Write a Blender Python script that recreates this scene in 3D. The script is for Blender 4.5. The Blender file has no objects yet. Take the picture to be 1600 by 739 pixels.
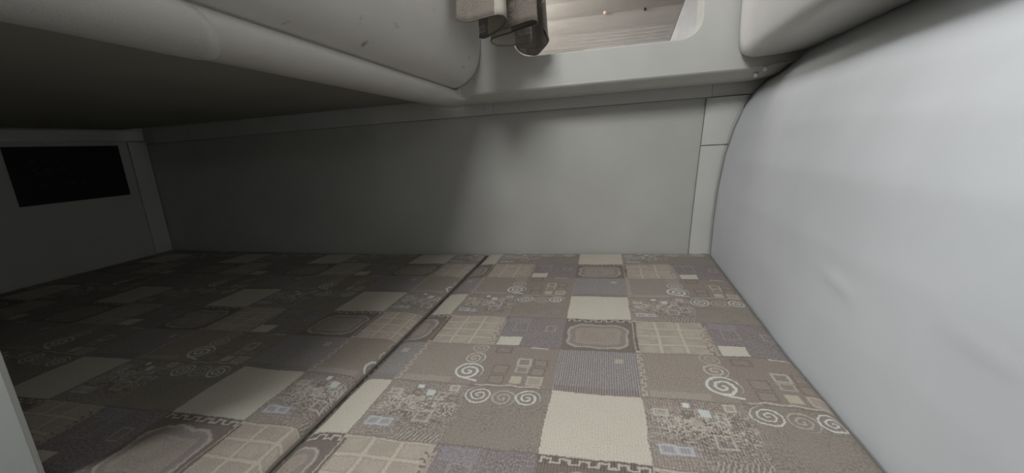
import bpy, bmesh, math, random
from mathutils import Vector, Matrix, noise

random.seed(4)
SC = bpy.context.scene
COL = SC.collection

# ------------------------------------------------------------------ camera
cam_data = bpy.data.cameras.new('camera')
cam = bpy.data.objects.new('camera', cam_data)
COL.objects.link(cam)
RM = [[0.974632, -0.223523, 0.011376], [0.215214, 0.949932, 0.226522], [-0.06144, -0.218327, 0.97394]]
RM = Matrix(RM)
right, fwd, up = RM.col[0], RM.col[1], RM.col[2]
m = Matrix.Identity(4)
for i in range(3):
    m[i][0] = right[i]; m[i][1] = up[i]; m[i][2] = -fwd[i]
m[0][3], m[1][3], m[2][3] = 0.35044, -0.82256, 0.37184
cam.matrix_world = m
cam_data.sensor_fit = 'HORIZONTAL'
cam_data.sensor_width = 36.0
cam_data.lens = 638.0 / 1600.0 * 36.0
cam_data.clip_start = 0.01
cam_data.clip_end = 50
SC.camera = cam

# ------------------------------------------------------------------ world, lights, exposure
world = bpy.data.worlds.new('world')
SC.world = world
world.use_nodes = True
bg = world.node_tree.nodes['Background']
bg.inputs[0].default_value = (0.80, 0.86, 0.92, 1)
bg.inputs[1].default_value = 0.03

def area_light(name, loc, target, size, energy, color, size_y=None):
    ld = bpy.data.lights.new(name, 'AREA')
    ld.energy = energy
    ld.color = color
    ld.shape = 'RECTANGLE' if size_y else 'SQUARE'
    ld.size = size
    if size_y:
        ld.size_y = size_y
    lo = bpy.data.objects.new(name, ld)
    COL.objects.link(lo)
    lo.location = loc
    d = Vector(target) - Vector(loc)
    lo.rotation_euler = d.to_track_quat('-Z', 'Y').to_euler()
    return lo

area_light('roof_hatch_daylight', (0.14, -0.72, 1.44), (0.34, -0.20, 0.0), 0.42, 21.5, (0.98, 0.98, 1.0), 0.55)
area_light('side_window_daylight', (-1.05, -1.42, 0.85), (0.4, 0.0, 0.22), 0.34, 9.0, (0.93, 0.97, 1.0), 0.40)
area_light('cab_window_daylight', (-0.22, 0.68, 0.98), (0.45, 0.9, 0.76), 0.22, 4.6, (1.0, 0.96, 0.92), 0.22)

vs = SC.view_settings
vs.view_transform = 'Standard'
vs.look = 'None'
vs.exposure = -0.10
vs.gamma = 1.0
vs.use_curve_mapping = False

# ------------------------------------------------------------------ helpers
def lin(c):
    c = c / 255.0
    return c / 12.92 if c <= 0.04045 else ((c + 0.055) / 1.055) ** 2.4

def rgb(r, g, b, k=1.0):
    return (lin(r) * k, lin(g) * k, lin(b) * k, 1.0)

def link_mesh(name, bm, mat=None, parent=None, smooth=True):
    me = bpy.data.meshes.new(name)
    bmesh.ops.recalc_face_normals(bm, faces=bm.faces[:])
    bm.to_mesh(me)
    bm.free()
    if smooth:
        for p in me.polygons:
            p.use_smooth = True
    o = bpy.data.objects.new(name, me)
    COL.objects.link(o)
    if mat:
        me.materials.append(mat)
    if parent:
        o.parent = parent
    return o

def empty(name, loc=(0, 0, 0)):
    o = bpy.data.objects.new(name, None)
    COL.objects.link(o)
    o.location = loc
    bpy.context.view_layer.update()
    return o

def tag(o, label=None, cat=None, group=None, kind=None):
    if label: o['label'] = label
    if cat: o['category'] = cat
    if group: o['group'] = group
    if kind: o['kind'] = kind
    return o

def add_box(bm, lo, hi, bevel=0.0):
    g = bmesh.ops.create_cube(bm, size=1.0)
    vv = g['verts']
    for v in vv:
        for i in range(3):
            v.co[i] = (lo[i] + hi[i]) / 2 + v.co[i] * (hi[i] - lo[i])
    if bevel:
        es = list({e for v in vv for e in v.link_edges})
        bmesh.ops.bevel(bm, geom=es, offset=bevel, segments=3, profile=0.5, affect='EDGES')

def add_grid(bm, fn, nu, nv, flip=False):
    """fn(s,t) -> co, s,t in 0..1"""
    rows = [[bm.verts.new(fn(i / nu, j / nv)) for i in range(nu + 1)] for j in range(nv + 1)]
    for j in range(nv):
        for i in range(nu):
            q = [rows[j][i], rows[j][i + 1], rows[j + 1][i + 1], rows[j + 1][i]]
            bm.faces.new(q[::-1] if flip else q)
    return rows

def add_tube(bm, pts, r, n=8, caps=True):
    pts = [Vector(p) for p in pts]
    rings = []
    for i, p in enumerate(pts):
        a = pts[max(i - 1, 0)]; b = pts[min(i + 1, len(pts) - 1)]
        t = (b - a).normalized()
        ref = Vector((0, 0, 1)) if abs(t.z) < 0.9 else Vector((1, 0, 0))
        u = t.cross(ref).normalized(); w = t.cross(u)
        rings.append([bm.verts.new(p + (u * math.cos(2 * math.pi * k / n) + w * math.sin(2 * math.pi * k / n)) * r) for k in range(n)])
    for a, b in zip(rings, rings[1:]):
        for k in range(n):
            bm.faces.new((a[k], a[(k + 1) % n], b[(k + 1) % n], b[k]))
    if caps:
        bm.faces.new(rings[0][::-1]); bm.faces.new(rings[-1])

def catmull(pts, sub=6):
    pts = [Vector(p) for p in pts]
    out = []
    for i in range(len(pts) - 1):
        p0 = pts[max(i - 1, 0)]; p1 = pts[i]; p2 = pts[i + 1]; p3 = pts[min(i + 2, len(pts) - 1)]
        for k in range(sub):
            t = k / sub
            out.append(0.5 * ((2 * p1) + (p2 - p0) * t + (2 * p0 - 5 * p1 + 4 * p2 - p3) * t * t + (3 * p1 - p0 - 3 * p2 + p3) * t ** 3))
    out.append(pts[-1])
    return out

def lerp_table(tab, x):
    if x <= tab[0][0]: return tab[0][1]
    for (a, b), (c, d) in zip(tab, tab[1:]):
        if x <= c:
            return b + (d - b) * (x - a) / (c - a)
    return tab[-1][1]

# ------------------------------------------------------------------ plain materials
def vinyl(name, col, rough=0.5, bump=0.10, scale=260.0, mottle=0.04, specks=False, scuff=False):
    mt = bpy.data.materials.new(name)
    mt.use_nodes = True
    nt = mt.node_tree
    N, L = nt.nodes, nt.links
    b = N['Principled BSDF']
    b.inputs['Roughness'].default_value = rough
    b.inputs['Specular IOR Level'].default_value = 0.35
    tc = N.new('ShaderNodeTexCoord')
    n1 = N.new('ShaderNodeTexNoise'); n1.inputs['Scale'].default_value = 5.0; n1.inputs['Detail'].default_value = 3
    L.new(tc.outputs['Object'], n1.inputs['Vector'])
    rp = N.new('ShaderNodeValToRGB')
    c = col
    rp.color_ramp.elements[0].position = 0.35
    rp.color_ramp.elements[1].position = 0.65
    rp.color_ramp.elements[0].color = (c[0] * (1 - mottle), c[1] * (1 - mottle), c[2] * (1 - mottle), 1)
    rp.color_ramp.elements[1].color = (c[0] * (1 + mottle), c[1] * (1 + mottle), c[2] * (1 + mottle), 1)
    L.new(n1.outputs['Fac'], rp.inputs['Fac'])
    out = rp.outputs['Color']
    def over(vec_scale, sc, lo_, hi_, dark):
        nonlocal out
        mp = N.new('ShaderNodeMapping'); mp.inputs['Scale'].default_value = vec_scale
        L.new(tc.outputs['Object'], mp.inputs['Vector'])
        nn = N.new('ShaderNodeTexNoise'); nn.inputs['Scale'].default_value = sc; nn.inputs['Detail'].default_value = 4
        L.new(mp.outputs['Vector'], nn.inputs['Vector'])
        mr = N.new('ShaderNodeMapRange'); mr.inputs['From Min'].default_value = lo_; mr.inputs['From Max'].default_value = hi_
        L.new(nn.outputs['Fac'], mr.inputs['Value'])
        mx = N.new('ShaderNodeMix'); mx.data_type = 'RGBA'
        L.new(mr.outputs['Result'], mx.inputs['Factor'])
        L.new(out, mx.inputs[6])
        mx.inputs[7].default_value = dark
        out = mx.outputs[2]
    if specks:
        over((1, 1, 1), 42.0, 0.79, 0.82, (c[0] * .4, c[1] * .38, c[2] * .36, 1))
    if scuff:
        over((1, 1.6, 2.6), 14.0, 0.655, 0.74, (c[0] * .45, c[1] * .43, c[2] * .40, 1))
    L.new(out, b.inputs['Base Color'])
    n2 = N.new('ShaderNodeTexNoise'); n2.inputs['Scale'].default_value = scale; n2.inputs['Detail'].default_value = 2
    L.new(tc.outputs['Object'], n2.inputs['Vector'])
    bp = N.new('ShaderNodeBump'); bp.inputs['Strength'].default_value = bump; bp.inputs['Distance'].default_value = 0.002
    L.new(n2.outputs['Fac'], bp.inputs['Height'])
    L.new(bp.outputs['Normal'], b.inputs['Normal'])
    return mt

def flat(name, col, rough=0.5, metal=0.0, emit=None, strength=0.0):
    mt = bpy.data.materials.new(name)
    mt.use_nodes = True
    nt = mt.node_tree
    b = nt.nodes['Principled BSDF']
    tc = nt.nodes.new('ShaderNodeTexCoord')
    n1 = nt.nodes.new('ShaderNodeTexNoise'); n1.inputs['Scale'].default_value = 60
    nt.links.new(tc.outputs['Object'], n1.inputs['Vector'])
    mx = nt.nodes.new('ShaderNodeMix'); mx.data_type = 'RGBA'
    nt.links.new(n1.outputs['Fac'], mx.inputs['Factor'])
    mx.inputs[6].default_value = (col[0] * .93, col[1] * .93, col[2] * .93, 1)
    mx.inputs[7].default_value = (col[0] * 1.05, col[1] * 1.05, col[2] * 1.05, 1)
    nt.links.new(mx.outputs[2], b.inputs['Base Color'])
    b.inputs['Roughness'].default_value = rough
    b.inputs['Metallic'].default_value = metal
    if emit:
        b.inputs['Emission Color'].default_value = emit
        b.inputs['Emission Strength'].default_value = strength
    return mt

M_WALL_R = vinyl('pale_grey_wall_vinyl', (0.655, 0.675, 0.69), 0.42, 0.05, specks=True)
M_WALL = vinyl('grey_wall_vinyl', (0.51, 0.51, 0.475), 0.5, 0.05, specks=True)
M_TRIM = vinyl('trim_vinyl', (0.60, 0.60, 0.57), 0.5, 0.06)
M_PAD = vinyl('padded_vinyl', (0.60, 0.585, 0.54), 0.48, 0.10, 330, 0.03, scuff=True)
M_ROLL = vinyl('roll_vinyl', (0.58, 0.565, 0.53), 0.45, 0.14, 380, 0.05)
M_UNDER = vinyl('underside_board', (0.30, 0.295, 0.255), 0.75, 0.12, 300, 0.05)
M_BOARD = vinyl('bulkhead_vinyl', (0.56, 0.56, 0.525), 0.42, 0.05, specks=True)
M_LOCK = vinyl('locker_vinyl', (0.62, 0.62, 0.59), 0.38, 0.07)
M_POST = vinyl('partition_vinyl', (0.50, 0.50, 0.46), 0.55, 0.15, 420)
M_BLACK = flat('black_plastic', (0.006, 0.006, 0.006), 0.6)
M_MARK = flat('faint_grey_print', (0.03, 0.03, 0.032), 0.7)
M_CAP = flat('white_screw_cap', (0.92, 0.92, 0.90), 0.3)
M_FLOOR = flat('dark_floor', (0.08, 0.075, 0.07), 0.7)
M_WOODBASE = flat('plywood_base', (0.25, 0.20, 0.15), 0.7)
M_AMBER = flat('amber_reflection', (0.80, 0.62, 0.48), 0.3, emit=(1.0, 0.72, 0.5, 1), strength=0.12)  # warm lamp reflection put in as pale amber with a faint glow
M_SNAP = flat('black_snap', (0.02, 0.02, 0.02), 0.4)
M_WHITE = flat('white_side_panel', (0.82, 0.82, 0.82), 0.4)
M_RAIL = flat('grey_metal_rail', (0.35, 0.35, 0.34), 0.4, 0.6)

def streaked(name, col):
    mt = bpy.data.materials.new(name)
    mt.use_nodes = True
    nt = mt.node_tree; N, L = nt.nodes, nt.links
    b = N['Principled BSDF']; b.inputs['Roughness'].default_value = 0.45
    tc = N.new('ShaderNodeTexCoord')
    mp = N.new('ShaderNodeMapping'); mp.inputs['Scale'].default_value = (3, 3, 420)
    L.new(tc.outputs['Object'], mp.inputs['Vector'])
    n = N.new('ShaderNodeTexNoise'); n.inputs['Scale'].default_value = 1.5; n.inputs['Detail'].default_value = 3
    L.new(mp.outputs['Vector'], n.inputs['Vector'])
    mx = N.new('ShaderNodeMix'); mx.data_type = 'RGBA'
    L.new(n.outputs['Fac'], mx.inputs['Factor'])
    mx.inputs[6].default_value = (col[0] * .93, col[1] * .92, col[2] * .91, 1)
    mx.inputs[7].default_value = (col[0] * 1.1, col[1] * 1.1, col[2] * 1.1, 1)
    L.new(mx.outputs[2], b.inputs['Base Color'])
    return mt
M_BLIND = streaked('brushed_cream_panel', (0.66, 0.62, 0.58))

# ------------------------------------------------------------------ patchwork fabric (all math nodes)
def patchwork(name, bright=1.0):
    mt = bpy.data.materials.new(name)
    mt.use_nodes = True
    nt = mt.node_tree; N, L = nt.nodes, nt.links
    bsdf = N['Principled BSDF']
    bsdf.inputs['Roughness'].default_value = 0.85
    bsdf.inputs['Specular IOR Level'].default_value = 0.25
    bsdf.inputs['Sheen Weight'].default_value = 0.08

    def put(sock, v):
        if isinstance(v, (int, float)): sock.default_value = v
        else: L.new(v, sock)
    def mth(op, a, b=None, c=None, clamp=False):
        n = N.new('ShaderNodeMath'); n.operation = op; n.use_clamp = clamp
        put(n.inputs[0], a)
        if b is not None: put(n.inputs[1], b)
        if c is not None: put(n.inputs[2], c)
        return n.outputs[0]
    add = lambda a, b: mth('ADD', a, b)
    sub = lambda a, b: mth('SUBTRACT', a, b)
    mul = lambda a, b: mth('MULTIPLY', a, b)
    mx_ = lambda a, b: mth('MAXIMUM', a, b)
    mn_ = lambda a, b: mth('MINIMUM', a, b)
    ab = lambda a: mth('ABSOLUTE', a)
    lt = lambda a, b: mth('LESS_THAN', a, b)
    gt = lambda a, b: mth('GREATER_THAN', a, b)
    fr = lambda a: mth('FRACT', a)
    def soft(d, w=0.012):      # 1 inside (d<0), 0 outside, soft over w
        return mth('MULTIPLY_ADD', d, -1.0 / w, 0.5, clamp=True)
    def mix(a, col, fac):
        n = N.new('ShaderNodeMix'); n.data_type = 'RGBA'
        put(n.inputs['Factor'], fac)
        if isinstance(a, tuple): n.inputs[6].default_value = a
        else: L.new(a, n.inputs[6])
        if isinstance(col, tuple): n.inputs[7].default_value = col
        else: L.new(col, n.inputs[7])
        return n.outputs[2]
    def noi(vec, scale, detail=2.0, rough=0.5):
        n = N.new('ShaderNodeTexNoise')
        n.inputs['Scale'].default_value = scale; n.inputs['Detail'].default_value = detail
        n.inputs['Roughness'].default_value = rough
        L.new(vec, n.inputs['Vector'])
        return n
    uv = N.new('ShaderNodeUVMap'); uv.uv_map = 'UVMap'
    sp = N.new('ShaderNodeSeparateXYZ'); L.new(uv.outputs['UV'], sp.inputs[0])
    u0, v0 = sp.outputs[0], sp.outputs[1]        # in fabric repeats
    vec = uv.outputs['UV']
    wn = noi(vec, 80.0, 1.0)
    ws = N.new('ShaderNodeSeparateColor'); L.new(wn.outputs['Color'], ws.inputs[0])
    wn2 = noi(vec, 7.0, 1.0)
    ws2 = N.new('ShaderNodeSeparateColor'); L.new(wn2.outputs['Color'], ws2.inputs[0])
    wob = lambda s, s2: add(mth('MULTIPLY_ADD', s, 0.036, -0.018), mth('MULTIPLY_ADD', s2, 0.05, -0.025))
    cu = add(mul(fr(u0), 3.0), wob(ws.outputs[0], ws2.outputs[0]))
    cv = add(mul(fr(v0), 3.0), wob(ws.outputs[1], ws2.outputs[1]))
    cu = mth('WRAP', cu, 3.0, 0.0); cv = mth('WRAP', cv, 3.0, 0.0)
    idx = add(mul(mth('FLOOR', cv), 3.0), mth('FLOOR', cu))
    def ramp9(vals):
        r = N.new('ShaderNodeValToRGB')
        cr = r.color_ramp; cr.interpolation = 'CONSTANT'
        while len(cr.elements) < 9: cr.elements.new(0.5)
        for k, v in enumerate(vals):
            cr.elements[k].position = k / 9.0
            cr.elements[k].color = v
        L.new(mth('DIVIDE', add(idx, 0.5), 9.0), r.inputs['Fac'])
        return r
    K = 1.0 * bright
    CREAM = rgb(192, 186, 171, K); TAN = rgb(168, 158, 144, K); LTAN = rgb(182, 173, 158, K)
    BROWN = rgb(141, 131, 120, K); OLIVE = rgb(134, 126, 116, K); TAUPE = rgb(135, 125, 115, K)
    LAV = rgb(124, 116, 116, K); PURP = rgb(124, 120, 123, K); DARK = rgb(100, 89, 83, K)
    SPOT = rgb(138, 128, 119, K); WHITE = rgb(206, 207, 200, K); PALE = rgb(188, 182, 170, K); RING = rgb(140, 129, 118, K)
    base = ramp9([TAN, LAV, RING, BROWN, TAUPE, PURP, SPOT, OLIVE, CREAM])
    col = base.outputs['Color']

    # ---- box helpers in cell coordinates
    def sd(a0, b0, a1, b1):
        x = sub(ab(sub(cu, (a0 + a1) / 2)), (a1 - a0) / 2)
        y = sub(ab(sub(cv, (b0 + b1) / 2)), (b1 - b0) / 2)
        return mx_(x, y)
    def fill(a0, b0, a1, b1, c, k=1.0):
        nonlocal col
        s = soft(sd(a0, b0, a1, b1))
        col = mix(col, c, mul(s, k) if k != 1.0 else s)
    def outline(a0, b0, a1, b1, c, w=0.014, k=0.8, inner=None, ik=0.8):
        nonlocal col
        d = sd(a0, b0, a1, b1)
        if inner: col = mix(col, inner, mul(soft(d), ik))
        col = mix(col, c, mul(soft(sub(ab(d), w)), k))

    # speckles
    spn = noi(vec, 105.0, 2.0, 0.75)
    spk = spn.outputs['Fac']
    dk = mth('MULTIPLY_ADD', sub(spk, 0.53), 22.0, 0.0, clamp=True)
    lk = mth('MULTIPLY_ADD', sub(0.46, spk), 22.0, 0.0, clamp=True)
    big = noi(vec, 12.0, 2.0)
    bigm = mth('MULTIPLY_ADD', sub(big.outputs['Fac'], 0.42), 6.0, 0.0, clamp=True)
    g = lambda x: (x, x, x, 1)
    sd_amt = ramp9([g(.06), g(.6), g(.3), g(.28), g(.15), g(.3), g(.6), g(.5), g(.10)])
    sl_amt = ramp9([g(.2), g(.25), g(.22), g(.14), g(.14), g(.35), g(.4), g(.12), g(.15)])
    col = mix(col, DARK, mul(mul(dk, bigm), sd_amt.outputs['Color']))
    col = mix(col, PALE, mul(lk, sl_amt.outputs['Color']))

    # ---- A0 : tan squares in light outlines
    inA0 = soft(sd(0.02, 0.0, 0.95, 0.98))
    fx = mul(sub(fr(mth('DIVIDE', sub(cu, 0.03), 0.315)), 0.5), 0.315)
    fy = mul(sub(fr(mth('DIVIDE', sub(cv, 0.01), 0.25)), 0.5), 0.25)
    dg = mx_(sub(ab(fx), 0.134), sub(ab(fy), 0.104))
    col = mix(col, LTAN, mul(soft(mul(sub(dg, 0.005), -1.0)), mul(inA0, 0.9)))
    col = mix(col, OLIVE, mul(soft(sub(ab(add(dg, 0.010)), 0.008)), mul(inA0, 0.40)))
    col = mix(col, TAUPE, mul(soft(add(dg, 0.02)), mul(inA0, mul(bigm, 0.3))))
    # dotted strip between A0 and B0
    strip = soft(sd(0.93, 0.1, 1.05, 1.0))
    col = mix(col, TAN, mul(strip, 0.7))
    dots = noi(vec, 75.0, 0.0)
    col = mix(col, DARK, mul(strip, mul(gt(dots.outputs['Fac'], 0.60), 0.75)))
    # ---- B0
    fill(1.08, 0.02, 1.45, 0.2, rgb(150, 148, 156, K), 0.3)
    fill(1.07, 0.70, 1.40, 0.97, CREAM)
    outline(1.22, 0.22, 1.42, 0.50, PALE, 0.012, 0.22)
    outline(1.72, 0.30, 1.86, 0.48, PALE, 0.012, 0.4)
    # ---- C0 rounded rings on dark ground
    inC0 = soft(sd(2.0, 0.0, 3.0, 1.0), 0.01)
    qx = mx_(sub(ab(sub(cu, 2.49)), 0.24), 0.0)
    qy = mx_(sub(ab(sub(cv, 0.56)), 0.17), 0.0)
    dr = sub(mth('SQRT', add(mul(qx, qx), mul(qy, qy))), 0.20)
    dr = add(dr, mth('MULTIPLY_ADD', big.outputs['Fac'], 0.12, -0.06))
    col = mix(col, DARK, mul(inC0, mul(soft(mul(dr, -1.0), 0.02), 0.8)))
    col = mix(col, PALE, mul(inC0, mul(soft(sub(ab(add(dr, 0.025)), 0.014)), 0.5)))
    col = mix(col, LAV, mul(inC0, mul(soft(sub(ab(add(dr, 0.085)), 0.03), 0.03), 0.6)))
    rr = mth('SINE', mul(dr, 75.0))
    col = mix(col, TAN, mul(inC0, mul(soft(add(dr, 0.13), 0.03), mth('MULTIPLY_ADD', rr, 0.12, 0.25, clamp=True))))
    # meander band over C0
    def meander(t, s, period, amp, w):
        f = fr(mth('DIVIDE', t, period))
        level = mul(sub(mul(gt(f, 0.5), 2.0), 1.0), amp)
        horiz = sub(ab(sub(s, level)), w)
        vert = mx_(sub(mn_(ab(sub(f, 0.5)), mn_(f, sub(1.0, f))), w / period), sub(ab(s), amp + w))
        return soft(mn_(horiz, vert))
    col = mix(col, DARK, soft(sd(2.0, 0.0, 3.0, 0.115)))
    col = mix(col, PALE, mul(soft(sd(2.02, 0.0, 3.0, 0.11)), mul(meander(cu, sub(cv, 0.058), 0.17, 0.026, 0.011), 0.8)))
    # ---- C1 purple stripes, small cream square, dark foot, key pattern by its side
    fill(2.02, 1.88, 2.98, 2.0, DARK, 0.55)
    fill(2.35, 1.82, 2.95, 2.0, LAV, 0.3)
    outline(2.15, 1.35, 2.5, 1.8, LAV, 0.03, 0.4)
    fill(2.72, 1.19, 2.83, 1.31, rgb(172, 163, 146, K))
    col = mix(col, PALE, mul(soft(sd(0.0, 1.03, 0.085, 2.0)), mul(meander(cv, sub(cu, 0.04), 0.15, 0.02, 0.009), 0.6)))
    # ---- B1 small squares
    outline(1.13, 1.06, 1.34, 1.20, DARK, 0.016, 0.5)
    for a0, b0, a1, b1 in ((1.20, 1.52, 1.39, 1.71), (1.20, 1.76, 1.38, 1.92), (1.70, 1.34, 1.87, 1.50), (1.69, 1.55, 1.86, 1.71)):
        outline(a0, b0, a1, b1, DARK, 0.012, 0.5, TAN, 0.12)
    outline(1.49, 1.34, 1.65, 1.50, PALE, 0.016, 0.65)
    outline(1.49, 1.54, 1.64, 1.66, PALE, 0.012, 0.5)
    outline(1.46, 1.75, 1.62, 1.92, LAV, 0.012, 0.5, rgb(180, 172, 152, K), 0.9)
    outline(1.69, 1.75, 1.86, 1.92, PALE, 0.014, 0.55, TAN, 0.6)
    fill(1.58, 1.0, 1.84, 1.035, WHITE, 0.6)
    wl = sub(ab(sub(cv, mth('MULTIPLY_ADD', mth('SINE', mul(cu, 24.0)), 0.012, 1.968))), 0.013)
    col = mix(col, PALE, mul(soft(mx_(wl, sub(ab(sub(cu, 1.46)), 0.4))), 0.75))
    # ---- A1 lower hem of ribs
    fill(0.1, 1.86, 0.72, 1.98, PALE, 0.22)
    # ---- A2 spotted patch with little squares
    inA2s = soft(sd(0.30, 2.34, 0.96, 2.88), 0.25)
    col = mix(col, rgb(86, 75, 71, K), mul(inA2s, mul(dk, 0.7)))
    blob = noi(vec, 34.0, 3.0, 0.65)
    bw = mth('MULTIPLY_ADD', sub(blob.outputs['Fac'], 0.53), 25.0, 0.0, clamp=True)
    bd = mth('MULTIPLY_ADD', sub(0.46, blob.outputs['Fac']), 25.0, 0.0, clamp=True)
    col = mix(col, rgb(92, 80, 76, K), mul(soft(sd(0.10, 2.20, 0.96, 2.80), 0.2), mul(bd, 0.6)))
    col = mix(col, PALE, mul(soft(sd(0.08, 2.20, 0.98, 2.55), 0.2), mul(bw, 0.7)))
    col = mix(col, PALE, mul(soft(sd(0.08, 2.22, 0.98, 2.62), 0.15), mul(lk, 0.85)))
    col = mix(col, PALE, mul(soft(sd(0.12, 2.30, 0.55, 2.52), 0.1), mul(gt(dots.outputs['Fac'], 0.55), 0.6)))
    outline(0.09, 2.19, 0.22, 2.28, PALE, 0.012, 0.8, TAN, 0.5)
    outline(0.38, 2.05, 0.48, 2.145, DARK, 0.014, 0.55, WHITE, 1.0)
    outline(0.38, 2.19, 0.47, 2.265, DARK, 0.014, 0.6)
    fill(0.54, 2.15, 0.64, 2.262, rgb(192, 198, 194, K))
    outline(0.805, 2.035, 0.90, 2.14, PALE, 0.013, 0.9, TAN, 0.6)
    outline(0.70, 2.19, 0.78, 2.32, PALE, 0.012, 0.5)
    outline(0.84, 2.26, 0.95, 2.35, DARK, 0.014, 0.6, LAV, 0.4)
    fill(0.44, 2.30, 0.54, 2.40, TAN, 0.7)
    fill(0.07, 2.69, 0.44, 2.85, rgb(158, 157, 166, K), 0.35)
    outline(0.10, 2.715, 0.235, 2.82, rgb(186, 186, 184, K), 0.012, 0.75, rgb(150, 149, 153, K), 0.85)
    outline(0.255, 2.725, 0.375, 2.82, rgb(186, 186, 184, K), 0.012, 0.75, rgb(150, 149, 153, K), 0.85)
    outline(0.60, 2.54, 0.76, 2.70, PALE, 0.014, 0.6, LAV, 0.3)
    strp = soft(sub(ab(sub(fr(mul(add(cu, mul(cv, 0.4)), 22.0)), 0.5)), 0.2), 0.2)
    inst = soft(sd(0.52, 2.86, 0.98, 2.99))
    col = mix(col, DARK, mul(inst, 0.55)); col = mix(col, PALE, mul(inst, mul(strp, 0.55)))
    # ---- thin dark thread lines on the row seams
    col = mix(col, DARK, mul(soft(sub(ab(sub(fr(add(cv, 0.5)), 0.5)), 0.012)), 0.45))
    col = mix(col, DARK, mul(soft(sub(ab(sub(cu, 0.035)), mul(ws2.outputs[2], 0.045))), mul(soft(sd(-0.1, 0.05, 0.1, 0.95)), 0.9)))
    # ---- spirals
    def spiral(a, b, R, n, c, k, ph=0.0, w=0.17, sx=1.0):
        nonlocal col
        dx = mul(sub(cu, a), sx / R); dy = mul(sub(cv, b), 1.0 / R)
        r = mth('SQRT', add(mul(dx, dx), mul(dy, dy)))
        th = mth('DIVIDE', mth('ARCTAN2', dy, dx), 2 * math.pi)
        t = fr(add(sub(mul(r, n), th), ph))
        band = soft(sub(ab(sub(t, 0.5)), w), 0.12)
        disc = soft(sub(r, 1.0), 0.05)
        col = mix(col, OLIVE, mul(disc, 0.4))
        col = mix(col, c, mul(mul(band, disc), k))
    spiral(0.90, 1.10, 0.14, 2.2, PALE, 0.45)
    spiral(0.88, 1.375, 0.155, 2.3, PALE, 0.85, 0.3)
    spiral(0.89, 1.70, 0.20, 2.3, WHITE, 0.9, 0.1, 0.2)
    spiral(1.18, 2.175, 0.165, 2.6, WHITE, 0.8, 0.5)
    spiral(1.465, 2.215, 0.155, 2.4, PALE, 0.55, 0.2)
    spiral(1.745, 2.19, 0.15, 2.4, WHITE, 0.85, 0.0)
    tail = mx_(sub(ab(sub(cv, mth('MULTIPLY_ADD', cu, 0.22, 1.665))), 0.018), sub(ab(sub(cu, 0.96)), 0.10))
    col = mix(col, WHITE, mul(soft(tail), 0.85))

    # ---- woven ribs
    rib_amt = ramp9([g(.10), g(.25), g(.35), g(.40), g(.12), g(1.0), g(.45), g(.15), g(.30)])
    rib = mth('SINE', mul(u0, 2 * math.pi * 105.0))
    ribm = mul(rib_amt.outputs['Color'], mth('MULTIPLY_ADD', rib, 0.5, 0.5))
    col = mix(col, PALE, mul(ribm, 0.38))
    col = mix(col, DARK, mul(mul(rib_amt.outputs['Color'], mth('MULTIPLY_ADD', rib, -0.5, 0.5)), 0.28))
    fine = noi(vec, 200.0, 2.0, 0.7)
    hsv = N.new('ShaderNodeHueSaturation')
    put(hsv.inputs['Value'], mth('MULTIPLY_ADD', fine.outputs['Fac'], 0.9, 0.55))
    L.new(col, hsv.inputs['Color'])
    L.new(hsv.outputs['Color'], bsdf.inputs['Base Color'])
    ht = add(mul(fine.outputs['Fac'], 0.6), mul(spk, 0.4))
    bp = N.new('ShaderNodeBump'); bp.inputs['Strength'].default_value = 0.35; bp.inputs['Distance'].default_value = 0.0015
    L.new(ht, bp.inputs['Height'])
    L.new(bp.outputs['Normal'], bsdf.inputs['Normal'])
    return mt

M_FAB = patchwork('patchwork_fabric')
M_CURT = patchwork('curtain_fabric', 0.80)
M_PIPE = flat('taupe_piping', rgb(112, 106, 98), 0.8)

# ------------------------------------------------------------------ room layout functions (metres, mattress top is z = 0)
def y_back(x):
    return 0.548 if x > -0.45 else 0.548 + (-0.45 - x) * 0.068
def x_right(y):
    return 0.650 + 0.022 * min(max((y + 0.1) / 0.62, 0), 1.1)
PROF = [(-0.7, 0.0), (0.0, 0.004), (0.10, 0.008), (0.20, 0.016), (0.30, 0.031), (0.38, 0.053), (0.44, 0.077), (0.475, 0.098), (0.505, 0.128), (0.53, 0.155), (0.56, 0.185), (0.62, 0.215), (0.80, 0.25), (1.5, 0.26)]
def x_wall(y, z):
    return x_right(y) + lerp_table(PROF, z)
XL = -1.615
PART_Y = -0.53
PART_X = -0.335

# ------------------------------------------------------------------ structure
bm = bmesh.new()
add_box(bm, (-2.2, -2.4, -0.62), (1.1, 1.0, -0.58))
tag(link_mesh('floor', bm, M_FLOOR, smooth=False), kind='structure')

# right wall: curved, smooth, with two soft creases pressed into the vinyl
def wr(s, t):
    y = 0.60 - 2.2 * s
    z = -0.58 + 2.06 * t
    x = x_wall(y, z)
    for (ya, za, yb, zb, w, a) in ((-0.15, 0.165, -0.25, 0.150, 0.007, 0.0022), (-0.37, 0.182, -0.48, 0.172, 0.009, 0.0012)):
        dx, dz = yb - ya, zb - za
        L2 = dx * dx + dz * dz
        k = min(max(((y - ya) * dx + (z - za) * dz) / L2, 0), 1)
        d = math.hypot(y - ya - k * dx, (z - za - k * dz))
        edge = math.sin(math.pi * min(max(k, 0.05), 0.95))
        x -= a * math.exp(-(d / w) ** 2) * edge
    x += 0.002 * noise.noise(Vector((y * 3, z * 3, 0.3)))
    return (x, y, z)
bm = bmesh.new()
add_grid(bm, wr, 260, 240)
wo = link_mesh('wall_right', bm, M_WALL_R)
tag(wo, kind='structure')
sm = wo.modifiers.new('thick', 'SOLIDIFY'); sm.thickness = 0.02; sm.offset = 1 
# (normals face away from the room or into it; thickness is checked below by sign)

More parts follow.
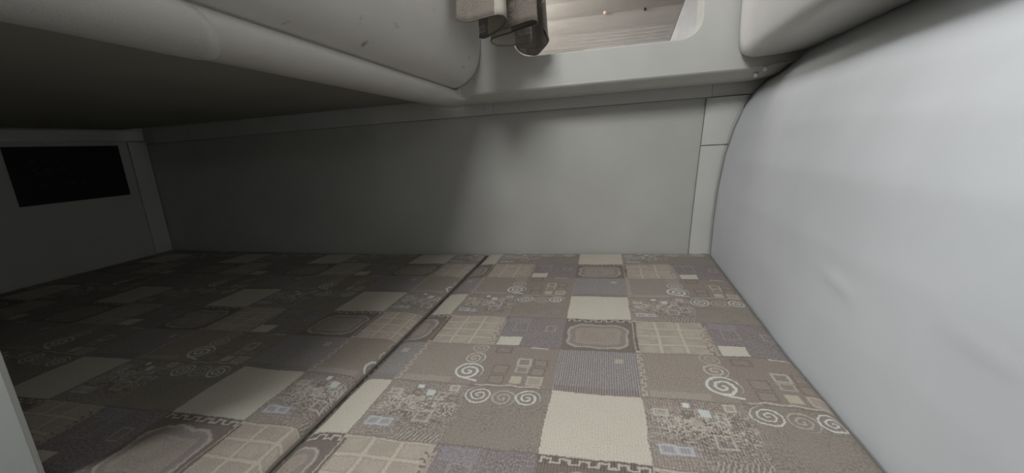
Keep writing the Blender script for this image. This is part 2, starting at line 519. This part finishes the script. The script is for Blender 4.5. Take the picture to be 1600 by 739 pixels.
def slab_back(name, x0, x1, z0, z1, off, th, mat, n=24, parent=None, xr=None):
    """board following the back wall; front face at y_back - off"""
    bm = bmesh.new()
    def xs(s, z):
        hi = x1 if xr is None else xr(z)
        return x0 + (hi - x0) * s
    nz = 12
    f = add_grid(bm, lambda s, t: (xs(s, z0 + (z1 - z0) * t), y_back(xs(s, z0 + (z1 - z0) * t)) - off, z0 + (z1 - z0) * t), n, nz)
    b = add_grid(bm, lambda s, t: (xs(s, z0 + (z1 - z0) * t), y_back(xs(s, z0 + (z1 - z0) * t)) - off + th, z0 + (z1 - z0) * t), n, nz, True)
    for j in range(nz):
        bm.faces.new((f[j][0], f[j + 1][0], b[j + 1][0], b[j][0]))
        bm.faces.new((f[j][-1], b[j][-1], b[j + 1][-1], f[j + 1][-1]))
    for i in range(n):
        bm.faces.new((f[0][i], b[0][i], b[0][i + 1], f[0][i + 1]))
        bm.faces.new((f[-1][i], f[-1][i + 1], b[-1][i + 1], b[-1][i]))
    return link_mesh(name, bm, mat, parent, smooth=False)

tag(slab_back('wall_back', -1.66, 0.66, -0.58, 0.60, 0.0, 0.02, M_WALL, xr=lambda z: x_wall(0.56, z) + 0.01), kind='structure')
bm = bmesh.new()
add_box(bm, (XL - 0.03, -2.3, -0.58), (XL, 0.66, 1.48))
tag(link_mesh('wall_left', bm, M_WALL, smooth=False), kind='structure')
bm = bmesh.new()
add_box(bm, (-1.66, -2.4, 1.48), (1.0, 1.3, 1.52))
tag(link_mesh('ceiling', bm, M_TRIM, smooth=False), kind='structure')
bm = bmesh.new()
add_box(bm, (XL + 0.001, PART_Y - 0.006, -0.58), (PART_X, PART_Y, 0.523), 0.0015)
tag(link_mesh('wall_front', bm, M_POST, smooth=False), kind='structure')

# trim band along the top of the back wall, in lengths with visible joints
t1 = empty('trim_1', (0, 0.54, 0.47)); tag(t1, kind='structure')
cuts = [-1.545, -0.656, -0.038, -0.006, 0.661, None]
for a, b in zip(cuts, cuts[1:]):
    xr = (lambda z: x_wall(0.545, z) - 0.001) if b is None else None
    o = slab_back('trim_panel', a + 0.0005, (b or 0) - 0.0005, 0.474, 0.534, 0.007, 0.006, M_TRIM, 6, None, xr)
    o.parent = t1; o.matrix_parent_inverse = t1.matrix_world.inverted()
# upright corner trim at the right: lower and upper piece
t2 = empty('trim_2', (0.64, 0.54, 0)); tag(t2, kind='structure')
def corner_piece(z0, z1):
    bm = bmesh.new()
    n, nz = 8, 14
    def P(s, t, d):
        z = z0 + (z1 - z0) * t
        xl = 0.612 + 0.085 * max(z, 0) ** 1.15
        xr_ = x_wall(0.535, z) - 0.0015
        x = xl + (xr_ - xl) * s
        y = 0.548 - 0.006 - 0.007 * math.sin(math.pi * min(s * 1.0, 1)) ** 0.6 if d else 0.546
        return (x, y, z)
    f = add_grid(bm, lambda s, t: P(s, t, 1), n, nz)
    b = add_grid(bm, lambda s, t: P(s, t, 0), n, nz, True)
    for j in range(nz):
        bm.faces.new((f[j][0], f[j + 1][0], b[j + 1][0], b[j][0]))
        bm.faces.new((f[j][-1], b[j][-1], b[j + 1][-1], f[j + 1][-1]))
    for i in range(n):
        bm.faces.new((f[0][i], b[0][i], b[0][i + 1], f[0][i + 1]))
        bm.faces.new((f[-1][i], f[-1][i + 1], b[-1][i + 1], b[-1][i]))
    o = link_mesh('trim_panel', bm, M_TRIM)
    for p in o.data.polygons: p.use_smooth = False
    o.parent = t2; o.matrix_parent_inverse = t2.matrix_world.inverted()
corner_piece(-0.02, 0.333)
corner_piece(0.336, 0.471)
# added dark tubes colouring in the shadow grooves where the trims meet the wall panels
M_SEAM_SHADE = flat('grey_seam_shade', (0.24, 0.235, 0.215), 0.7)
def seam_shade(pts, r, par):
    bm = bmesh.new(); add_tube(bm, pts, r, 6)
    o = link_mesh('seam_shade', bm, M_SEAM_SHADE)
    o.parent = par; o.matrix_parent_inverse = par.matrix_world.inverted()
seam_shade([(-1.60 + 2.355 * k / 60, y_back(-1.60 + 2.355 * k / 60) - 0.0065, 0.4732) for k in range(61)], 0.0011, t1)
seam_shade([(0.611 + 0.085 * max(z, 0) ** 1.15, 0.5445, z) for z in [-0.02 + 0.488 * k / 20 for k in range(21)]], 0.0014, t2)
seam_shade([(x_wall(0.538, z) - 0.0018, 0.536, z) for z in [-0.02 + 0.545 * k / 30 for k in range(31)]], 0.0013, t2)
seam_shade([(0.641, 0.5405, 0.3345), (0.70, 0.5355, 0.3345), (0.7085, 0.540, 0.3345)], 0.0009, t2)
# left wall: corner upright and top band
bm = bmesh.new(); add_box(bm, (XL + 0.0005, 0.552, -0.02), (XL + 0.011, 0.624, 0.482), 0.003)
tag(link_mesh('trim_3', bm, M_TRIM, smooth=False), kind='structure')
bm = bmesh.new(); add_box(bm, (XL + 0.0005, PART_Y + 0.002, 0.487), (XL + 0.013, 0.616, 0.528), 0.003)
tag(link_mesh('trim_4', bm, M_TRIM, smooth=False), kind='structure')

# ------------------------------------------------------------------ upper bulkhead with the window opening
BY, BT = 0.42, 0.08
def rounded_rect(x0, x1, z0, z1, r, n=8):
    pts = []
    for cx, cz, a0 in ((x0 + r, z0 + r, 180), (x1 - r, z0 + r, 270), (x1 - r, z1 - r, 0), (x0 + r, z1 - r, 90)):
        for k in range(n + 1):
            a = math.radians(a0 + 90 * k / n)
            pts.append((cx + r * math.cos(a), cz + r * math.sin(a)))
    return pts
WX0, WX1, WZ0, WZ1 = 0.095, 0.603, 0.617, 0.98
bm = bmesh.new()
hole = rounded_rect(WX0, WX1, WZ0, WZ1, 0.055)
def xr_up(z): return x_wall(BY, z) - 0.001
# outer boundary of the face, matched point for point to the hole by direction from its centre
cx, cz = (WX0 + WX1) / 2, (WZ0 + WZ1) / 2
Z0, Z1, X0 = 0.534, 1.478, -0.10
outer = []
for (hx, hz) in hole:
    dx, dz = hx - cx, hz - cz
    best = None
    t = 1e9
    if dx < 0: t = min(t, (X0 - cx) / dx)
    if dz < 0: t = min(t, (Z0 - cz) / dz)
    if dz > 0: t = min(t, (Z1 - cz) / dz)
    if dx > 0:
        xw = 0.86
        for _ in range(12):
            tt = (xw - cx) / dx
            xw = xr_up(max(Z0, min(Z1, cz + dz * tt)))
        t = min(t, (xw - cx) / dx)
    outer.append((cx + dx * t, cz + dz * t))
# extra corner points so that the outline reaches its corners
def sheet(y, flip):
    h = [bm.verts.new((x, y, z)) for x, z in hole]
    o = [bm.verts.new((x, y, z)) for x, z in outer]
    n = len(h)
    for k in range(n):
        a, b = o[k].co, o[(k + 1) % n].co
        corner = None
        for c in ((X0, Z0), (xr_up(Z0), Z0), (xr_up(Z1), Z1), (X0, Z1)):
            lo_x, hi_x = sorted((a.x, b.x)); lo_z, hi_z = sorted((a.z, b.z))
            if hi_x - lo_x > 1e-4 and hi_z - lo_z > 1e-4 and lo_x - .03 <= c[0] <= hi_x + .03 and lo_z - 1e-4 <= c[1] <= hi_z + 1e-4:
                corner = bm.verts.new((c[0], y, c[1]))
        f = [h[k], o[k]] + ([corner] if corner else []) + [o[(k + 1) % n], h[(k + 1) % n]]
        bm.faces.new(f[::-1] if flip else f)
    return h, o
h1, o1 = sheet(BY, False)
h2, o2 = sheet(BY + BT, True)
n = len(h1)
for k in range(n):
    bm.faces.new((h1[k], h1[(k + 1) % n], h2[(k + 1) % n], h2[k]))
bulk = link_mesh('wall_upper', bm, M_BOARD, smooth=False)
tag(bulk, kind='structure')
bv = bulk.modifiers.new('bevel', 'BEVEL'); bv.width = 0.004; bv.segments = 3; bv.angle_limit = math.radians(60)
# rounded lower lip of the bulkhead, wrapping under towards the back wall
bm = bmesh.new()
lip = [(BY, 0.5338), (BY + 0.0008, 0.5300), (BY + 0.003, 0.5268), (BY + 0.007, 0.5235), (BY + 0.018, 0.5165), (BY + 0.030, 0.5105), (BY + 0.05, 0.508), (BY + 0.10, 0.507), (BY + 0.12, 0.509), (BY + 0.12, 0.5338)]
nx = 40
rows = []
for i in range(nx + 1):
    s = i / nx
    row = []
    for (yy, zz) in lip:
        x1 = x_wall(yy, zz) - 0.001
        x0 = -0.100
        x = x0 + (x1 - x0) * s
        # the right end rises and swings slightly forward where it meets the wall
        e = max(0, (x - 0.735) / 0.09)
        z = zz + 0.012 * e * e * (1 if zz < 0.53 else 0.3)
        y = yy - 0.006 * e
        row.append(bm.verts.new((x, y, z)))
    rows.append(row)
for a, b in zip(rows, rows[1:]):
    for k in range(len(lip)):
        bm.faces.new((a[k], b[k], b[(k + 1) % len(lip)], a[(k + 1) % len(lip)]))
bm.faces.new(rows[0][::-1]); bm.faces.new(rows[-1])
lipo = link_mesh('lower_lip', bm, M_BOARD, bulk)
def disc_cap(loc, nrm, r, h, mat, name, parent):
    bm = bmesh.new()
    bmesh.ops.create_cone(bm, cap_ends=True, segments=20, radius1=r, radius2=r * 0.75, depth=h)
    q = Vector((0, 0, 1)).rotation_difference(Vector(nrm).normalized())
    for v in bm.verts: v.co = q @ v.co + Vector(loc)
    o = link_mesh(name, bm, mat, parent)
    return o
disc_cap((0.757, BY - 0.004, 0.5225), (0, -0.8, -0.5), 0.0065, 0.006, M_CAP, 'screw_cap', bulk)
disc_cap((0.741, BY + 0.014, 0.511), (0, -0.3, -1), 0.0058, 0.008, M_CAP, 'screw_cap', bulk)
disc_cap((-0.078, BY + 0.001, 0.527), (0, -1, -0.6), 0.0042, 0.006, M_CAP, 'screw_cap', bulk)
bm = bmesh.new(); add_box(bm, (-0.105, BY - 0.006, 0.527), (-0.075, BY, 0.546), 0.002)
link_mesh('clip', bm, M_TRIM, bulk, smooth=False)
for (x, z) in ((-0.028, 0.570), (-0.0275, 0.5615)):
    disc_cap((x, BY - 0.0003, z), (0, -1, 0), 0.0013, 0.0012, M_SNAP, 'pin_hole', bulk)

# window niche beyond the opening
wp = empty('window_1', (0.35, 0.8, 0.6)); tag(wp, kind='structure')
def child_mesh(name, bm, mat, par, smooth=False):
    o = link_mesh(name, bm, mat, None, smooth)
    o.parent = par; o.matrix_parent_inverse = par.matrix_world.inverted()
    return o
bm = bmesh.new()
add_grid(bm, lambda s, t: (-0.6 + (1.136 + 0.228 * t) * s, 0.82 + 0.10 * t, 0.58 + 0.6 * t), 10, 10)
bmesh.ops.solidify(bm, geom=bm.faces[:], thickness=0.01)
child_mesh('brushed_panel', bm, M_BLIND, wp)
bm = bmesh.new()
add_grid(bm, lambda s, t: (0.537 + 0.228 * t + 0.09 * s, 0.818 + 0.1 * t - 0.07 * s, 0.58 + 0.6 * t), 4, 4)
bmesh.ops.solidify(bm, geom=bm.faces[:], thickness=0.01)
child_mesh('side_panel', bm, M_WHITE, wp)
bm = bmesh.new(); add_box(bm, (-0.6, 0.53, 0.585), (0.86, 0.85, 0.60), 0.003)
child_mesh('sill', bm, M_TRIM, wp)
bm = bmesh.new(); add_box(bm, (-0.6, 0.53, 1.14), (0.86, 0.95, 1.15), 0.003)
child_mesh('head', bm, M_TRIM, wp)
bm = bmesh.new()
def bump_(s, t):
    x = -0.20 + 0.48 * s
    hgt = 0.1015 - 0.012 * max(0.0, (s - 0.70) / 0.30) ** 2
    return (x, 0.80 - 0.01 * t, 0.602 + (hgt) * t)
add_grid(bm, bump_, 20, 2)
bmesh.ops.solidify(bm, geom=bm.faces[:], thickness=0.008)
child_mesh('ledge', bm, M_TRIM, wp)
sn = disc_cap((0.497, 0.853, 0.817), (0, -1, 0), 0.0052, 0.006, M_SNAP, 'snap_button', None)
sn.parent = wp; sn.matrix_parent_inverse = wp.matrix_world.inverted()
sn = disc_cap((0.358, 0.853, 0.822), (0, -1, 0), 0.0065, 0.004, M_AMBER, 'amber_reflection', None)  # added disc painting a small lamp's reflection on the panel
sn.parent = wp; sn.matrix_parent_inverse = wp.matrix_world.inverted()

# ------------------------------------------------------------------ overhead bunk on the left
bunk = empty('overhead_bunk', (-0.85, 0.0, 0.53))
tag(bunk, 'big grey vinyl bunk overhead on the left, padded side above a rounded edge roll', 'bunk')
def bchild(name, bm, mat, smooth=True, par=None):
    par = par or bunk
    o = link_mesh(name, bm, mat, None, smooth)
    o.parent = par; o.matrix_parent_inverse = par.matrix_world.inverted()
    return o
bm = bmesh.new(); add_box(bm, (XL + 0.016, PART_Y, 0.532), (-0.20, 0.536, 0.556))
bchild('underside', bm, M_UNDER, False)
SIDE = catmull([(-0.150, 0, 0.552), (-0.112, 0, 0.548), (-0.082, 0, 0.549), (-0.052, 0, 0.560), (-0.025, 0, 0.583), (-0.008, 0, 0.616), (0.001, 0, 0.660), (0.004, 0, 0.72), (0.003, 0, 0.85), (0.0, 0, 1.10)], 5)
bm = bmesh.new()
ys = [PART_Y - 0.25 + (BY - 0.002 - (PART_Y - 0.25)) * k / 60 for k in range(61)]
rows = []
for y in ys:
    rows.append([bm.verts.new((p.x + 0.0012 * noise.noise(Vector((y * 5, p.z * 6, 1.0))), y, p.z)) for p in SIDE] + [bm.verts.new((-0.30, y, 1.10)), bm.verts.new((-0.30, y, 0.556))])
for a, b in zip(rows, rows[1:]):
    for k in range(len(a) - 1):
        bm.faces.new((a[k], b[k], b[k + 1], a[k + 1]))
bm.faces.new(rows[0][::-1]); bm.faces.new(rows[-1])
o = bchild('padded_side', bm, M_PAD)
bm = bmesh.new()
ROLLP = [(-0.232, 0.5315), (-0.205, 0.5195), (-0.170, 0.5075), (-0.135, 0.5035), (-0.108, 0.5085), (-0.090, 0.5205), (-0.083, 0.534), (-0.089, 0.5445), (-0.104, 0.5485)]
ROLLC = catmull([(x, 0, z) for x, z in ROLLP], 4)
def roll(bm, y0f, y1f, grow, ny=50):
    c = Vector((-0.15, 0, 0.535))
    rows = []
    for j in range(ny + 1):
        row = []
        for i, p in enumerate(ROLLC):
            s = i / (len(ROLLC) - 1)
            d = (p - c).normalized() * grow
            y = y0f(s) + (y1f(s) - y0f(s)) * j / ny
            q = max(0.0, min(1.0, (y - 0.34) / 0.12)) * max(0.0, 1 - abs(s - 0.62) / 0.26)
            row.append(bm.verts.new((p.x + d.x + 0.045 * q * q, y, p.z + d.z - 0.005 * q + 0.0007 * noise.noise(Vector((y * 9, s * 4, 2.0))))))
        rows.append(row)
    for a, b in zip(rows, rows[1:]):
        for k in range(len(a) - 1):
            bm.faces.new((a[k], b[k], b[k + 1], a[k + 1]))
    return rows
def endf(s):    # far end: reaches the back wall on its left, stops at the bulkhead lip on its right
    return 0.535 if s < 0.3 else 0.535 - 0.05 * (s - 0.3) / 0.4 if s < 0.7 else 0.485 - 0.07 * ((s - 0.7) / 0.3)
rows = roll(bm, lambda s: PART_Y - 0.20, endf, 0.0, 70)
cv_ = bm.verts.new((-0.15, 0.415, 0.531))
for k in range(len(rows[-1]) - 1):
    bm.faces.new((rows[-1][k], cv_, rows[-1][k + 1]))
rl = bchild('edge_roll', bm, M_ROLL)
bm = bmesh.new()
def seamf(s):
    return -0.355 - 0.10 * max(0, (s - 0.35) / 0.65) ** 1.2
rows = roll(bm, lambda s: PART_Y - 0.20, seamf, 0.0016, 20)
rs = [bm.verts.new((v.co.x * 0.985 - 0.15 * 0.015, v.co.y + 0.0003, v.co.z * 0.985 + 0.535 * 0.015)) for v in rows[-1]]
for k in range(len(rs) - 1):
    bm.faces.new((rows[-1][k], rs[k], rs[k + 1], rows[-1][k + 1]))
bchild('roll_cover', bm, M_ROLL, True)
bm = bmesh.new(); add_tube(bm, [(-0.096, PART_Y - 0.2 + (BY + 0.19 - PART_Y) * k / 30, 0.5485) for k in range(31)], 0.0024, 8)
bchild('piping', bm, M_ROLL)
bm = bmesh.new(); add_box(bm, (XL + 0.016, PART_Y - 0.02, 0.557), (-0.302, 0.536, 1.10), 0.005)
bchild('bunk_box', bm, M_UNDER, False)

# ------------------------------------------------------------------ overhead locker on the right
bm = bmesh.new()
LP = catmull([(0.700, 0, 1.15), (0.694, 0, 0.90), (0.688, 0, 0.70), (0.686, 0, 0.62), (0.687, 0, 0.585), (0.691, 0, 0.568), (0.700, 0, 0.558), (0.716, 0, 0.552), (0.745, 0, 0.551), (0.80, 0, 0.554), (0.845, 0, 0.560)], 5)
ys = [BY - 0.003 - 1.1 * k / 50 for k in range(51)]
rows = []
for j, y in enumerate(ys):
    inset = 0.004 * (1 - min(1, j / 1.0))
    row = []
    for p in LP:
        x = p.x + inset * (1 if p.x < 0.72 else 0)
        z = p.z + inset * (1 if p.z < 0.58 else 0)
        x = min(x, x_wall(y, z) - 0.002)
        row.append(bm.verts.new((x + 0.001 * noise.noise(Vector((y * 4, p.z * 5, 7.0))), y, z)))
    row.append(bm.verts.new((x_wall(y, 0.565) - 0.002, y, 0.565)))
    row.append(bm.verts.new((x_wall(y, 0.62) - 0.003, y, 0.62)))
    row.append(bm.verts.new((x_wall(y, 1.15) - 0.003, y, 1.15)))
    rows.append(row)
for a, b in zip(rows, rows[1:]):
    for k in range(len(a)):
        bm.faces.new((a[k], b[k], b[(k + 1) % len(a)], a[(k + 1) % len(a)]))
bm.faces.new(rows[0][::-1]); bm.faces.new(rows[-1])
lk_ = link_mesh('overhead_locker', bm, M_LOCK)
tag(lk_, 'pale grey padded overhead locker with rounded lower edge above the right wall', 'locker')

# ------------------------------------------------------------------ black panel on the left wall
bm = bmesh.new()
add_box(bm, (0, -0.172, -0.102), (0.006, 0.172, 0.100), 0.0015)
pan = link_mesh('black_panel', bm, M_BLACK, smooth=False)
pan.location = (XL + 0.0005, 0.342, 0.369)
tag(pan, 'flat black rectangular panel with faint rows of grey marks on the far left wall', 'panel')
bm = bmesh.new()
for (y0, z, ws) in ((-0.115, 0.050, (.014, .016, .012)), (-0.112, 0.018, (.012, .02, .022)), (-0.108, 0.006, (.016, .012)), (-0.105, -0.036, (.02, .014, .024, .016)), ):
    y = y0
    for w in ws:
        bm = bmesh.new()
        add_box(bm, (0.0060, y, z - 0.004), (0.0066, y + w, z + 0.004))
        link_mesh('mark', bm, M_MARK, pan, smooth=False)
        y += w + 0.020

# ------------------------------------------------------------------ bed base and the two mattress cushions
bm = bmesh.new(); add_box(bm, (XL + 0.002, PART_Y + 0.003, -0.575), (0.645, 0.535, -0.135), 0.003)
tag(link_mesh('bed_base', bm, M_WOODBASE, smooth=False), 'plywood box base standing under the two patterned mattress cushions', 'bed base')

PER = 0.4
def cushion(name, x0, x1f, y0, ush, vsh, seed):
    th, r = 0.13, 0.016
    def X(s, y): return x0 + (x1f(y) - x0) * s
    bm = bmesh.new()
    uvl = bm.loops.layers.uv.new('UVMap')
    # parametrised outline: distance coordinate inset from the border
    W = x1f(0) - x0; D = y_back(x0 + W / 2) - y0
    nx, ny = int(W / 0.016), int(D / 0.016)
    prof = [(r * (1 - math.sin(a)), -r * (1 - math.cos(a)), r * (math.pi / 2 - a)) for a in [0, .3, .6, .9, 1.2, math.pi / 2]]
    store = {}
    def base(s, t, ins):
        yy0 = y0 + ins
        xa = x0 + ins
        x = xa + (x1f(0.2) - ins - xa) * s
        yb = y_back(x) - 0.004 - ins
        y = yy0 + (yb - yy0) * t
        x = xa + (x1f(y) - ins - xa) * s
        return x, y
    top = {}
    for j in range(ny + 1):
        for i in range(nx + 1):
            x, y = base(i / nx, j / ny, r)
            edge = min(i, nx - i, j, ny - j) / 4.0
            k = min(edge, 1.0)
            z = k * (0.0030 * noise.noise(Vector((x * 5, y * 5, seed))) + 0.0012 * noise.noise(Vector((x * 17, y * 17, seed + 3))))
            z -= 0.003 * (1 - min(1.0, min(i, nx - i, j, ny - j) * 0.016 / 0.05)) ** 2
            top[i, j] = bm.verts.new((x, y, z))
    uvof = {}
    for (i, j), v in top.items(): uvof[v] = (v.co.x, v.co.y)
    for j in range(ny):
        for i in range(nx):
            bm.faces.new((top[i, j], top[i + 1, j], top[i + 1, j + 1], top[i, j + 1]))
    loop = [(i, 0) for i in range(nx)] + [(nx, j) for j in range(ny)] + [(i, ny) for i in range(nx, 0, -1)] + [(0, j) for j in range(ny, 0, -1)]
    prev = [top[k] for k in loop]
    edgepath = None
    levels = [(r * (1 - math.sin(a)), -0.003 - r * (1 - math.cos(a)), r * a) for a in (0.35, 0.7, 1.05, 1.4, 1.5708)]
    levels += [(0.0, -0.003 - r - q, r * 1.57 + q) for q in (0.02, 0.05, 0.08)] + [(0.006, -th, r * 1.57 + 0.10)]
    for (ins, z, arc) in levels:
        cur = []
        for n_, (i, j) in enumerate(loop):
            x, y = base(i / nx, j / ny, ins)
            wob = 0.0016 * noise.noise(Vector((x * 28, y * 28, z * 20 + seed)))
            v = bm.verts.new((x, y, z + wob))
            ox = (arc if i == nx else -arc if i == 0 else 0); oy = (arc if j == ny else -arc if j == 0 else 0)
            tv = top[i, j].co
            uvof[v] = (tv.x + ox, tv.y + oy)
            cur.append(v)
        for k in range(len(cur)):
            k2 = (k + 1) % len(cur)
            bm.faces.new((prev[k2], prev[k], cur[k], cur[k2]))
        prev = cur
    bm.faces.new(prev)
    for f in bm.faces:
        for lp in f.loops:
            a, b = uvof[lp.vert]
            lp[uvl].uv = (a / PER - ush + 12, -b / PER - vsh + 12)
    o = link_mesh(name, bm, M_FAB)
    # piping along the top edge
    pts = []
    for (i, j) in loop + loop[:1]:
        x, y = base(i / nx, j / ny, 0.0035)
        pts.append((x, y, -0.0115 + 0.0012 * noise.noise(Vector((x * 30, y * 30, seed)))))
    bm = bmesh.new(); add_tube(bm, pts, 0.0034, 6, False)
    pp = link_mesh('piping', bm, M_PIPE, o)
    return o
c1 = cushion('mattress_cushion', -0.0585, lambda y: x_right(y) + 0.002, PART_Y + 0.006, 0.0, 0.0, 1.0)
tag(c1, 'patchwork fabric mattress cushion nearer the pale right wall, lit', 'cushion', 'bed cushions')
c2 = cushion('mattress_cushion', XL + 0.004, lambda y: -0.0655, PART_Y + 0.006, -1.4363, -0.0085, 5.0)
tag(c2, 'patchwork fabric mattress cushion under the overhead bunk, in shadow', 'cushion', 'bed cushions')

# ------------------------------------------------------------------ curtain gathered at the left of the window opening
HEM = [(0.0286, 0.14, 0.6664), (0.0271, 0.138, 0.6608), (0.0299, 0.14, 0.6546), (0.0372, 0.145, 0.6519), (0.0547, 0.155, 0.652), (0.0823, 0.15, 0.6541), (0.105, 0.15, 0.6567), (0.1243, 0.15, 0.6569), (0.1335, 0.16, 0.6545), (0.1331, 0.18, 0.6517), (0.1234, 0.2, 0.6468), (0.1068, 0.215, 0.6425), (0.0837, 0.235, 0.6397), (0.0577, 0.25, 0.637), (0.0447, 0.262, 0.6456), (0.0824, 0.262, 0.6533), (0.1299, 0.258, 0.6587), (0.1736, 0.25, 0.6646), (0.1922, 0.252, 0.6629), (0.1903, 0.262, 0.6584), (0.1627, 0.272, 0.6553), (0.1178, 0.28, 0.6489), (0.073, 0.288, 0.6436), (0.0641, 0.3, 0.6378), (0.078, 0.312, 0.631), (0.1074, 0.32, 0.6294), (0.1451, 0.322, 0.6289), (0.1644, 0.32, 0.6311), (0.166, 0.325, 0.646), (0.1506, 0.335, 0.6483), (0.1235, 0.345, 0.6375), (0.1226, 0.355, 0.6267), (0.1343, 0.365, 0.616), (0.1524, 0.372, 0.6105), (0.1698, 0.375, 0.6092), (0.187, 0.37, 0.6196), (0.203, 0.36, 0.632), (0.208, 0.35, 0.6389), (0.2042, 0.345, 0.6539), (0.1964, 0.345, 0.6704)]
path = catmull(HEM, 5)
acc = [0.0]
for a, b in zip(path, path[1:]): acc.append(acc[-1] + (Vector((b.x, b.y)) - Vector((a.x, a.y))).length)
NT = 26
bm = bmesh.new()
uvl = bm.loops.layers.uv.new('UVMap')
uvof = {}
mean = Vector((0.10, 0.22))
grid = []
for j in range(NT + 1):
    t = j / NT
    row = []
    for p, a in zip(path, acc):
        f = 1 - 0.10 * t
        x = mean.x + (p.x - mean.x) * f + 0.004 * math.sin(a * 60 + t * 5)* t
        y = mean.y + (p.y - mean.y) * (1 - 0.55 * t) + 0.02 * t
        x = max(x, 0.0125 + 0.012 * t)
        z = p.z + (1.02 - p.z) * t
        v = bm.verts.new((x, y, z)); uvof[v] = (a / 0.4 + 10.43, 11.07 - (z - 0.6) / 0.4)
        row.append(v)
    grid.append(row)
for a, b in zip(grid, grid[1:]):
    for k in range(len(a) - 1):
        f = bm.faces.new((a[k], a[k + 1], b[k + 1], b[k]))
for f in bm.faces:
    for lp in f.loops: lp[uvl].uv = uvof[lp.vert]
cur = link_mesh('curtain', bm, M_CURT)
sm = cur.modifiers.new('thick', 'SOLIDIFY'); sm.thickness = 0.0016
tag(cur, 'brown patterned curtain gathered in folds at the left of the window opening', 'curtain')
bm = bmesh.new(); add_tube(bm, [p + Vector((0, 0, 0.0008)) for p in path], 0.0019, 6)
link_mesh('hem', bm, M_PIPE, cur)
bm = bmesh.new(); add_tube(bm, [(0.03, 0.24, 1.03), (0.65, 0.24, 1.03)], 0.008, 10)
for x in (0.05, 0.63):
    add_tube(bm, [(x, 0.24, 1.03), (x, BY - 0.001, 1.03)], 0.006, 8)
tag(link_mesh('curtain_rail', bm, M_RAIL), 'grey metal curtain rail fixed above the window opening', 'rail')
